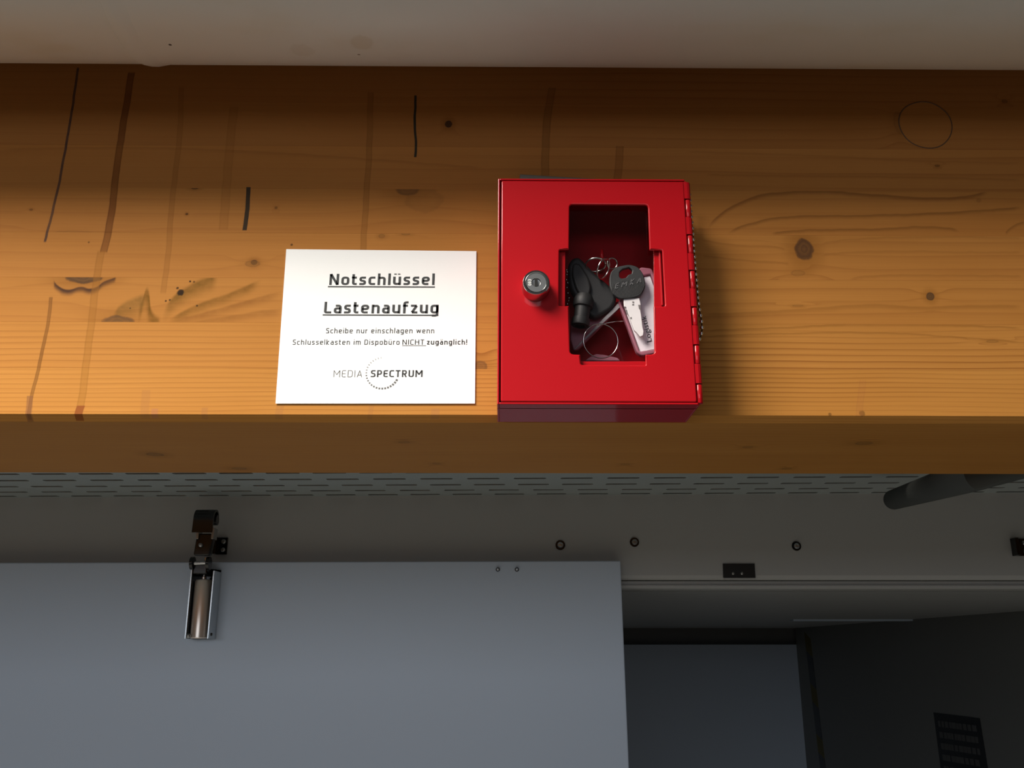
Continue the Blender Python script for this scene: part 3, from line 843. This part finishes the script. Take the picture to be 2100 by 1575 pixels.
bm = bmesh.new(); lathe(bm, (xs-0.0008, YPc, ZPc), (1, 0, 0), [(RP-0.001, 0), (RP+0.0007, 0.0004), (RP+0.0012, 0.003), (RP+0.0013, 0.006), (RP+0.0008, 0.009), (RP-0.0002, 0.015)], 96)
smooth_sharp(obj('pipe_socket', bm, m_pipe, pipe), 60)

# ------------------------------------------------------------------ paper notice
m_paper = mat('paper', (0.93, 0.935, 0.94), 0.75, var=0.01)
m_ink = mat('ink', (0.035, 0.037, 0.04), 0.7)
m_ink2 = mat('grey_ink', (0.13, 0.13, 0.13), 0.7)
m_ink3 = mat('pale_ink', (0.28, 0.28, 0.28), 0.7)
YPp = YB-0.0010
note = thing('paper_notice', 'white paper notice with black German lettering stuck on the beam', 'notice', tuple(P(770, 828, YPp)))
cor = [XZ(565, 827.5, YPp), XZ(974, 827.5, YPp), XZ(977, 515, YPp), XZ(587, 511, YPp)]
obj('sheet', plate([cor], YPp, 0.0003), m_paper, note)
YT = YPp-0.00012
def line(s, xa, xb, base, cap, t, mt, gap=0.2, up=Vector((0.012, 0, 1))):
    p0 = P(xa, base, YT); p1 = P(xb, base, YT)
    ch = P(xa, cap, YT).z-p0.z
    return obj('lettering', stroke_text(s, t, gap, p0, p1, up.normalized(), ch), mt, note)
line('Notschlüssel', 674.9, 891, 584.4, 561.6, 0.175, m_ink, 0.17)
line('Lastenaufzug', 664.1, 899, 642.7, 618.9, 0.175, m_ink, 0.17)
line('Scheibe nur einschlagen wenn', 668.5, 890.2, 683.4, 672.9, 0.13, m_ink, 0.24)
line('Schlusselkasten im Dispobüro', 599.9, 819, 706.9, 696.4, 0.13, m_ink, 0.24)
line('NICHT', 825, 869.5, 706.9, 696.4, 0.125, m_ink, 0.2)
line('zugänglich!', 875, 957.7, 706.7, 696.2, 0.16, m_ink, 0.2)
line('MEDIA', 683.6, 742.3, 773.5, 759.3, 0.085, m_ink2, 0.24)
line('SPECTRUM', 760, 866.3, 773.3, 759.0, 0.17, m_ink, 0.17)
for (xa, xb, yy, hpx) in ((672.5, 892, 588.2, 1.7), (661.5, 899, 646.2, 1.7), (824.6, 873.8, 708.9, 0.8)):
    a = P(xa, yy+hpx/2, YT); b = P(xb, yy-hpx/2, YT)
    obj('underline', newbox((a.x, YT, a.z), (b.x, YT+0.0001, b.z)), m_ink, note)
ND = 24
cc = P(784.3, 765.0, YT); pxs = P(785.3, 765, YT).x-cc.x
for k in range(ND):
    an = radians(-27-k*(236/(ND-1)))
    big = (1.95*(1-k/ND)**0.7+0.3)*pxs
    R_ = 33.3*pxs
    rad = Vector((cos(an), 0, sin(an))); tan_ = Vector((-sin(an), 0, cos(an)))
    hr = big if k < 8 else max(big, 1.6*pxs)
    ht = big*0.95
    q = [cc+rad*(R_+hr)+tan_*ht, cc+rad*(R_+hr)-tan_*ht, cc+rad*(R_-hr)-tan_*ht, cc+rad*(R_-hr)+tan_*ht]
    bm = bmesh.new(); prism(bm, q, [p+Vector((0, 0.0001, 0)) for p in q])
    obj('logo_dot', bm, m_ink2 if k < 15 else m_ink3, note)

# ------------------------------------------------------------------ red emergency key box
m_red = mat('red_enamel', (0.36, 0.0025, 0.007), 0.45, spec=0.1, coat=0.5, var=0.03, vs=8, bmp=0.02, bs=1500)
YFr = 0.5165
kb = thing('key_box', 'red metal emergency key box with cross shaped window on the beam', 'key box', tuple(P(1215, 866, YB)))
XL = XZ(1020.5, 600, YFr)[0]; XR = P(1408, 866, YB).x-0.0003
ZB = P(1215, 866.5, YB).z; ZT = P(1215, 366.5, YFr).z
T = 0.0012
def shell_face(name, a, b): return obj(name, newbox(a, b), m_red, kb, bevel=0.0004)
YBk = YB-0.0006
shell_face('back_panel', (XL, YBk-T, ZB), (XR, YBk, ZT))
yS = YFr+0.0022
shell_face('side_panel', (XL, YFr+0.0001, ZB), (XL+T, YBk-T, ZT))
shell_face('side_panel', (XR-T, yS, ZB), (XR, YBk-T, ZT))
shell_face('bottom_panel', (XL+T, YFr+0.0001, ZB), (XR-T, YBk-T, ZB+T))
shell_face('top_panel', (XL+T, YFr+0.0001, ZT-T), (XR-T, YBk-T, ZT))
# front flanges of the body, seen as thin red lines in the gap
obj('front_flange', plate([[(XL, ZB), (XR, ZB), (XR, ZT), (XL, ZT)], [(XL+0.008, ZB+0.008), (XR-0.008, ZB+0.008), (XR-0.008, ZT-0.008), (XL+0.008, ZT-0.008)]], YFr+0.009, T), m_red, kb)
# door leaf with the cross shaped opening
dx0 = XZ(1027.5, 600, YFr)[0]; dx1 = XZ(1405, 420, YFr)[0]; dz0 = P(1215, 824.2, YFr).z; dz1 = ZT-T-0.0004
outer = round_loop([(dx0, dz0), (dx1, dz0), (dx1, dz1), (dx0, dz1)], 0.0012, 3)
win = [(1168, 419), (1329, 420), (1332, 512), (1358, 513), (1364, 628), (1341, 628), (1343, 726), (1324, 727), (1324, 749), (1191, 748), (1190, 727), (1169, 726), (1167, 627), (1146, 627), (1147, 512), (1167, 511)]
wl = [XZ(a, b, YFr) for a, b in win]
# straighten: snap to common verticals/horizontals
wl = round_loop(wl, [0.0022, 0.0022, .0004, .001, .001, .0004, .0022, .0004, .0006, .0012, .0004, .0022, .0004, .001, .001, .0004], 4)
door = obj('box_door', plate([outer, wl], YFr, 0.0020, 0.0008, 4), m_red, kb)
smooth_sharp(door, 50)
# folded edge of the door towards the body
DE = 0.0011
obj('door_edge', newbox((dx0+0.0003, YFr+0.0008, dz0+0.0006), (dx0+DE, yS+0.004, dz1-0.0006)), m_red, kb)
# retaining frame and pane behind the opening
yR = YFr+0.0036
fr_o = [XZ(1138, 405, yR), XZ(1368, 405, yR), XZ(1376, 760, yR), XZ(1138, 760, yR)]
fr_i = [XZ(1160, 412, yR), XZ(1340, 412, yR), XZ(1342, 741, yR), XZ(1158, 741, yR)]
smooth_sharp(obj('pane_frame', plate([fr_o, fr_i], yR, 0.0012, 0.0003, 2), m_red, kb), 50)
a = P(1352, 513, yR); b = P(1358, 628, yR)
obj('frame_rib', newbox((a.x-0.0006, yR-0.0016, b.z), (a.x+0.0006, yR, a.z)), m_red, kb, bevel=0.0004)
m_glass, b_ = start('clear_pane')
nt = m_glass.node_tree
tr = nt.nodes.new('ShaderNodeBsdfTransparent'); tr.inputs[0].default_value = (0.93, 0.92, 0.93, 1)
gl = nt.nodes.new('ShaderNodeBsdfGlossy'); gl.inputs['Roughness'].default_value = 0.03
fr = nt.nodes.new('ShaderNodeFresnel'); fr.inputs[0].default_value = 1.45
mx = nt.nodes.new('ShaderNodeMixShader')
geo = nt.nodes.new('ShaderNodeNewGeometry')
front = X.m('SUBTRACT', 1.0, X(geo.outputs['Backfacing']))
nt.links.new((X(fr.outputs[0])*front).v, mx.inputs[0]); nt.links.new(tr.outputs[0], mx.inputs[1]); nt.links.new(gl.outputs[0], mx.inputs[2])
nt.links.new(mx.outputs[0], nt.nodes['Material Output'].inputs[0])
pn = obj('pane', plate([[XZ(1152, 408, yR), XZ(1350, 408, yR), XZ(1352, 750, yR), XZ(1152, 750, yR)]], yR+0.0014, 0.0008), m_glass, kb)
# hinge: long barrel in alternating knuckles down the right edge
# knuckle borders
hz = [P(1405, 372, YFr).z, P(1407, 407, YFr).z, P(1409, 444, YFr).z, P(1411, 480, YFr).z, P(1413, 518, YFr).z, P(1415, 553, YFr).z, P(1418, 590, YFr).z, P(1420, 628, YFr).z, P(1423, 666, YFr).z, P(1425, 706, YFr).z, P(1427, 745, YFr).z, P(1430, 786, YFr).z, P(1432, 826, YFr).z]
xh = XR+0.0002; rh = 0.00235
for k in range(len(hz)-1):
    z1, z0 = hz[k], hz[k+1]
    bm = bmesh.new()
    gap = 0.0002
    # odd knuckles belong to the door, even ones to the body
    if k % 2 == 0:
        lathe(bm, (xh, YFr+0.0006+rh, z0+gap), (0, 0, 1), [(0, 0), (rh*0.92, 0), (rh, 0.0002), (rh, z1-z0-2*gap), (0, z1-z0-2*gap)], 20)
        box(bm, (dx1-0.0005, YFr+0.0004, z0+gap), (xh, YFr+0.0014, z1-gap))
    else:
        lathe(bm, (xh, YFr+0.0006+rh, z0+gap), (0, 0, 1), [(0, 0), (rh*0.80, 0), (rh*0.92, 0.0005), (rh*0.92, z1-z0-2*gap-0.0005), (rh*0.8, z1-z0-2*gap), (0, z1-z0-2*gap)], 20)
    smooth_sharp(obj('hinge_knuckle', bm, m_red, kb), 35)
# lock cylinder
lc = P(1098.5, 592, YFr); r = (P(1126.5, 592, YFr).x-lc.x)
m_lockface = mat('lock_face', (0.40, 0.40, 0.39), 0.28, metal=1.0)
bm = bmesh.new(); lathe(bm, lc, (0, -1, 0), [(r*1.02, -0.0005), (r*1.02, 0.0005), (r*1.0, 0.0010), (r*0.985, 0.0092), (r*0.93, 0.0100), (r*0.80, 0.0100), (r*0.76, 0.0094)], 56)
lock = smooth_sharp(obj('lock', bm, m_chrome, kb), 30)
bm = bmesh.new(); lathe(bm, lc, (0, -1, 0), [(r*0.765, 0.0090), (r*0.72, 0.0097), (r*0.33, 0.0097), (r*0.30, 0.0088), (0, 0.0086)], 48)
smooth_sharp(obj('lock_core', bm, m_lockface, lock), 30)
fc = Vector((lc.x, lc.y-0.0090, lc.z))
obj('keyhole', newbox((fc.x-0.0009, lc.y-0.00985, fc.z-0.0026), (fc.x+0.0009, lc.y-0.0085, fc.z+0.0026)), m_dark, lock)
# characters read bottom to top on the left of the core
obj('stamped_number', stroke_text('083', 0.16, 0.2, Vector((fc.x-0.0030, lc.y-0.00978, fc.z-0.0020)), Vector((fc.x-0.0030, lc.y-0.00978, fc.z+0.0020)), Vector((-1, 0, 0)), 0.0019), mat('stamp', (0.75, 0.75, 0.73), 0.5), lock)

# ------------------------------------------------------------------ things inside the box
yI = YBk-T
m_blk = mat('black_key_plastic', (0.020, 0.021, 0.021), 0.55, coat=0.0, bmp=0.15, bs=1500)
m_grip = mat('dark_grey_key_plastic', (0.042, 0.045, 0.044), 0.45)
m_keyglare = mat('key_glare', (0.98, 0.97, 0.95), 0.5, metal=0.0)  # blown-out reflection on the blade put into the colour as plain white
m_wire = mat('ring_wire', (0.75, 0.74, 0.70), 0.22, metal=1.0)
m_tagred, b_ = start('clear_pink_plastic')
x, y, z = coords()
X.nt.links.new(mixc(noise(x, y, z, 60, 2), (0.62, 0.22, 0.30), (0.72, 0.30, 0.38)), b_.inputs['Base Color'])
b_.inputs['Roughness'].default_value = 0.25; b_.inputs['Transmission Weight'].default_value = 0.45
b_.inputs['Coat Weight'].default_value = 0.4
m_label = mat('tag_label', (0.92, 0.72, 0.86), 0.6)
m_labelw = mat('tag_label_white', (0.97, 0.90, 0.95), 0.6)
def c2(px, py): return (1130+px/4.376, 400+py/4.376)          # coordinates read off a zoomed crop
def loop2(pts, Y, r=0.0, n=4):
    L = [XZ(*c2(a, b), Y) for a, b in pts]
    return round_loop(L, r, n) if r else L

# peg
a = P(1231, 556, yI); pg = bmesh.new()
tube(pg, [(a.x, yI, a.z+0.001), (a.x, yI-0.006, a.z), (a.x+0.0002, yI-0.012, a.z+0.002), (a.x, yI-0.0135, P(1229, 512, yI-0.013).z)], [0.0024, 0.0022, 0.0017, 0.0009], 12)
obj('key_peg', pg, m_red, kb, smooth=True)

# black socket key (triangular lift key)
YK = 0.538
bk = thing('lift_key', 'black plastic lift key with round socket barrel inside the red box', 'key', tuple(P(1178, 672, YK)), 'keys in the red box')
L = loop2([(150,640),(190,580),(250,570),(320,640),(400,725),(480,790),(565,865),(590,950),(545,1035),(470,1080),(400,1120),(320,1080),(270,1010),(215,930),(160,830)], YK, 0.004, 4)
smooth_sharp(obj('bow', plate([L], YK-0.003, 0.0075, 0.0022, 4), m_blk, bk), 60)
L = loop2([(190,640),(250,640),(330,760),(360,860),(330,960),(270,950),(215,860),(180,740)], YK, 0.003, 4)
smooth_sharp(obj('bow_ridge', plate([L], YK-0.0055, 0.004, 0.0015, 3), m_blk, bk), 60)
A_ = P(*c2(300, 900), YK-0.006); B_ = P(*c2(262, 1165), YK-0.006)
s2 = P(*c2(345, 1000), YK-0.006).x-P(*c2(205, 1000), YK-0.006).x
Lk = (B_-A_).length
bm = bmesh.new(); lathe(bm, A_, B_-A_, [(0, -0.001), (s2*0.50, 0.0), (s2*0.66, Lk*0.16), (s2*0.66, Lk*0.34), (s2*0.62, Lk*0.40), (s2*0.50, Lk*0.42), (s2*0.49, Lk*0.78), (s2*0.57, Lk*0.80), (s2*0.59, Lk*0.97), (s2*0.56, Lk*1.03), (s2*0.34, Lk*1.05), (s2*0.34, Lk*0.95), (0, Lk*0.95)], 36)
smooth_sharp(obj('socket_barrel', bm, m_blk, bk), 30)

# grey headed key with raised name and bright blade
YE = 0.531
ek = thing('cabinet_key', 'flat bright key with dark grey ribbed head inside the red box', 'key', tuple(P(1317, 690, YE)), 'keys in the red box')
hole = loop2([(612,742),(612,700),(640,672),(700,655),(728,680),(722,712),(690,722),(670,748),(632,756)], YE, 0.0006, 3)
head = loop2([(520,760),(535,690),(590,650),(700,628),(780,650),(830,720),(850,830),(800,910),(720,930),(620,938),(560,905),(527,840)], YE, 0.0028, 4)
smooth_sharp(obj('key_head', plate([head, hole], YE-0.0013, 0.0030, 0.0006, 3), m_grip, ek), 60)
bm = bmesh.new()
for k in range(26):       # fine ribs
    t = k/25
    pa = c2(545+t*250, 800+ (40 if t < .5 else 40*(1-t)*2)); 
    x0 = 540+t*285; 
    ytop = 770-40*sin(pi*t); ybot = 880+35*sin(pi*min(1, t*1.05)) if t < 0.95 else 880
    a = P(*c2(x0+18, ytop+30), YE-0.0014); b = P(*c2(x0-18 if t > 0.1 else x0, ybot), YE-0.0014)
    tube(bm, [a, b], 0.00016, 4)
o = obj('head_ribs', bm, m_grip, ek)
p0 = P(*c2(570, 842), YE-0.0017); p1 = P(*c2(808, 782), YE-0.0017)
hgt = P(*c2(566, 790), YE).z-P(*c2(566, 842), YE).z
m_let = mat('raised_letters', (0.15, 0.155, 0.155), 0.4)
obj('raised_lettering', stroke_text('EMKA', 0.15, 0.42, p0, p1, Vector((0.25, 0, 0.95)), hgt), m_let, ek)
blade = [(650,938),(656,1003),(676,1010),(684,1060),(700,1085),(745,1215),(772,1240),(800,1276),(826,1262),(832,1225),(822,1190),(812,1100),(795,1000),(806,990),(792,925)]
smooth_sharp(obj('key_blade', plate([loop2(blade, YE+0.0005, 0.0004, 2)], YE, 0.0018, 0.0003, 2), m_keyglare, ek), 50)
bm = bmesh.new()
for (q0, q1, q2, q3) in (((668,1030),(682,1030),(692,1075),(678,1070)), ((712,1095),(724,1095),(726,1115),(712,1112)), ((782,985),(800,985),(806,1030),(790,1024)), ((728,955),(745,955),(746,968),(730,968)), ((728,978),(745,976),(746,990),(730,992))):
    f = [P(*c2(*q), YE-0.0001) for q in (q0, q1, q2, q3)]; prism(bm, f, [p+Vector((0, 0.0002, 0)) for p in f])
obj('blade_mark', bm, mat('blade_mark', (0.22, 0.21, 0.20), 0.5), ek)

# pink plastic key tag with label
YTg = 0.537
kt = thing('key_tag', 'pink clear plastic key tag with white label under the grey key', 'key tag', tuple(P(1325, 728, YTg)), 'key tags in the red box')
out = loop2([(590,975),(640,955),(790,655),(905,690),(1010,950),(935,1410),(800,1450),(755,1415)], YTg, 0.002, 4)
out = loop2([(600,965),(800,655),(900,668),(975,850),(985,1385),(940,1430),(810,1452),(765,1420)], YTg, 0.0015, 4)
inn = loop2([(632,985),(820,735),(890,720),(940,860),(950,1390),(795,1412)], YTg, 0.0008, 3)
smooth_sharp(obj('tag_frame', plate([out, inn], YTg-0.002, 0.004, 0.0009, 3), m_tagred, kt), 60)
obj('tag_backing', plate([out], YTg+0.001, 0.0012, 0.0004, 1), m_tagred, kt)
lab = loop2([(655,1000),(825,740),(888,726),(935,860),(945,1380),(800,1405)], YTg-0.0005)
obj('tag_label', plate([lab], YTg-0.0005, 0.0006), m_labelw, kt)
me = text_mesh('Logistik', 0.0, space=1.05)
p0 = P(*c2(905, 1310), YTg-0.0008); p1 = P(*c2(850, 1080), YTg-0.0008)
up_ = (P(*c2(870, 1320), YTg)-P(*c2(905, 1310), YTg)).normalized()
place_text(me, p0, p1, up_, 0.0034)
obj('lettering', me, m_ink, kt)

# second tag, lying edge-on behind, with its pale paper edge
YT2 = 0.545
k2 = thing('key_tag', 'dark pink key tag lying slanted with pale edge below the black key', 'key tag', tuple(P(1200, 720, YT2)), 'key tags in the red box')
A3 = [P(*c2(600, 975), YT2-0.008), P(*c2(625, 1000), YT2-0.008), P(*c2(225, 1375), YT2-0.008), P(*c2(203, 1388), YT2-0.008)]
f = A3; bm = bmesh.new(); prism(bm, f, [p+Vector((0, 0.0006, 0.0004)) for p in f])
obj('paper_edge', bm, mat('grey_paper', (0.30, 0.28, 0.29), 0.6), k2)
L = loop2([(180,1130),(240,1100),(610,960),(640,1000),(240,1400),(200,1400),(172,1300)], YT2, 0.001, 3)
obj('tag_body', plate([L], YT2-0.002, 0.003, 0.0006, 2), m_tagred, k2)
L = loop2([(330,1470),(400,1432),(470,1440),(600,1470),(620,1500),(300,1500)], YT2, 0.001, 3)
k3 = obj('key_tag', plate([L], YT2-0.002, 0.003, 0.0006, 2), m_tagred)
tag(k3, 'small pink tag end seen at the very bottom of the box window', 'key tag', 'key tags in the red box')

# key rings
def ring(name, cpx, cpy, rpx, Y, label, tilt=(0, 0), wr=0.0004, rx=1.0, coils=1):
    c = P(*c2(cpx, cpy), Y); s = (P(*c2(cpx+rpx, cpy), Y)-c).length
    t = bmesh.new(); N = 56
    ca, sa, cbb, sb = cos(tilt[0]), sin(tilt[0]), cos(tilt[1]), sin(tilt[1])
    for j in range(coils):
        pts = []
        for k in range(N):
            a = 2*pi*k/N; p = Vector((s*rx*cos(a), 0, s*sin(a)))
            p = Matrix.Rotation(tilt[0], 3, 'X') @ (Matrix.Rotation(tilt[1], 3, 'Y') @ (Matrix.Rotation(tilt[2] if len(tilt) > 2 else 0, 3, 'Z') @ p))
            pts.append(c+p+Vector((0, j*wr*1.8, 0)))
        tube(t, pts, wr, 8, closed=True)
    o = obj(name, t, m_wire, smooth=True)
    tag(o, label, 'key ring', 'wire rings in the red box')
ring('key_ring', 446, 1310, 157, 0.534, 'large thin wire ring hanging at the bottom of the box window', (0.12, 0.0, 0.1), 0.00035)
ring('key_ring', 470, 660, 95, 0.530, 'steel split ring above the grey key head', (0.15, 0.5, 1.05), 0.00055, coils=2)
ring('key_ring', 400, 625, 90, 0.5315, 'tilted steel ring next to the red peg, upper left of the tangle', (1.25, 0.35, 0.0), 0.00045, coils=2)
ring('key_ring', 550, 615, 48, 0.535, 'small dark steel ring just above the grey key head', (0.3, 0.2, 0.3), 0.0005)
bm = bmesh.new()
tube(bm, [P(*c2(a, b), 0.5345) for a, b in ((330,1210),(350,1180),(400,1160),(440,1172),(500,1150),(570,1137),(650,1132))], 0.00032, 8)
tag(obj('wire', bm, m_wire, smooth=True), 'thin bent wire crossing the box window to the pink tag', 'wire')
# beads of chain seen at the left inside the window
bm = bmesh.new()
for (a, b) in ((140,672),(146,690),(142,715),(138,760),(150,790),(143,830),(152,880),(162,925),(158,948),(148,978)):
    bmesh.ops.create_icosphere(bm, subdivisions=1, radius=0.00075, matrix=Matrix.Translation(P(*c2(a, b), 0.5335)))
tag(obj('bead_chain', bm, m_wire, smooth=True), 'few steel chain beads at the left edge inside the box window', 'chain')

# ------------------------------------------------------------------ hammer bar on top, ball chain at the side
m_bar = mat('dull_bar', (0.13, 0.125, 0.10), 0.55, metal=0.3)
ya = YB-0.012
f = [P(1066, 356.5, ya), P(1270, 369, ya), P(1270, 374, ya), P(1065, 374, ya)]
bm = bmesh.new(); prism(bm, f, [p+Vector((0, 0.008, 0)) for p in f])
tag(obj('steel_strip', bm, m_bar, None, bevel=0.0008), 'dull dark metal strip tucked behind the top of the red box', 'strip')
c = P(1357, 367.5, YFr+0.004); bm = bmesh.new()
lathe(bm, (c.x, c.y+0.004, c.z-0.0012), (0, -1, 0), [(0.0014, 0), (0.0014, 0.003), (0, 0.0036)], 14)
obj('top_rivet', bm, m_steel, kb, smooth=True)
ch = thing('ball_chain', 'steel ball chain hanging down the right side of the red box', 'chain', tuple(P(1433, 700, YB-0.01)))
path = [(1414,400),(1416,430),(1419,460),(1422,500),(1425,540),(1428,575),(1431,610),(1434,634),(1438,655),(1440,675),(1437,690),(1432,700),(1428,706)]
pts = [P(a, b, 0.545) for a, b in path]
bm = bmesh.new(); bl = bmesh.new(); acc = 0; step = 0.0041; nxt = 0
tube(bl, pts, 0.00045, 6)
for i in range(len(pts)-1):
    a, b = pts[i], pts[i+1]; Ls = (b-a).length
    while nxt <= acc+Ls:
        q = a.lerp(b, (nxt-acc)/Ls)
        bmesh.ops.create_icosphere(bm, subdivisions=2, radius=0.0014, matrix=Matrix.Translation(q)); nxt += step
    acc += Ls
o = obj('chain_balls', bm, m_wire, ch, smooth=True); o['kind'] = 'stuff'
obj('chain_link', bl, m_chromed, ch, smooth=True)
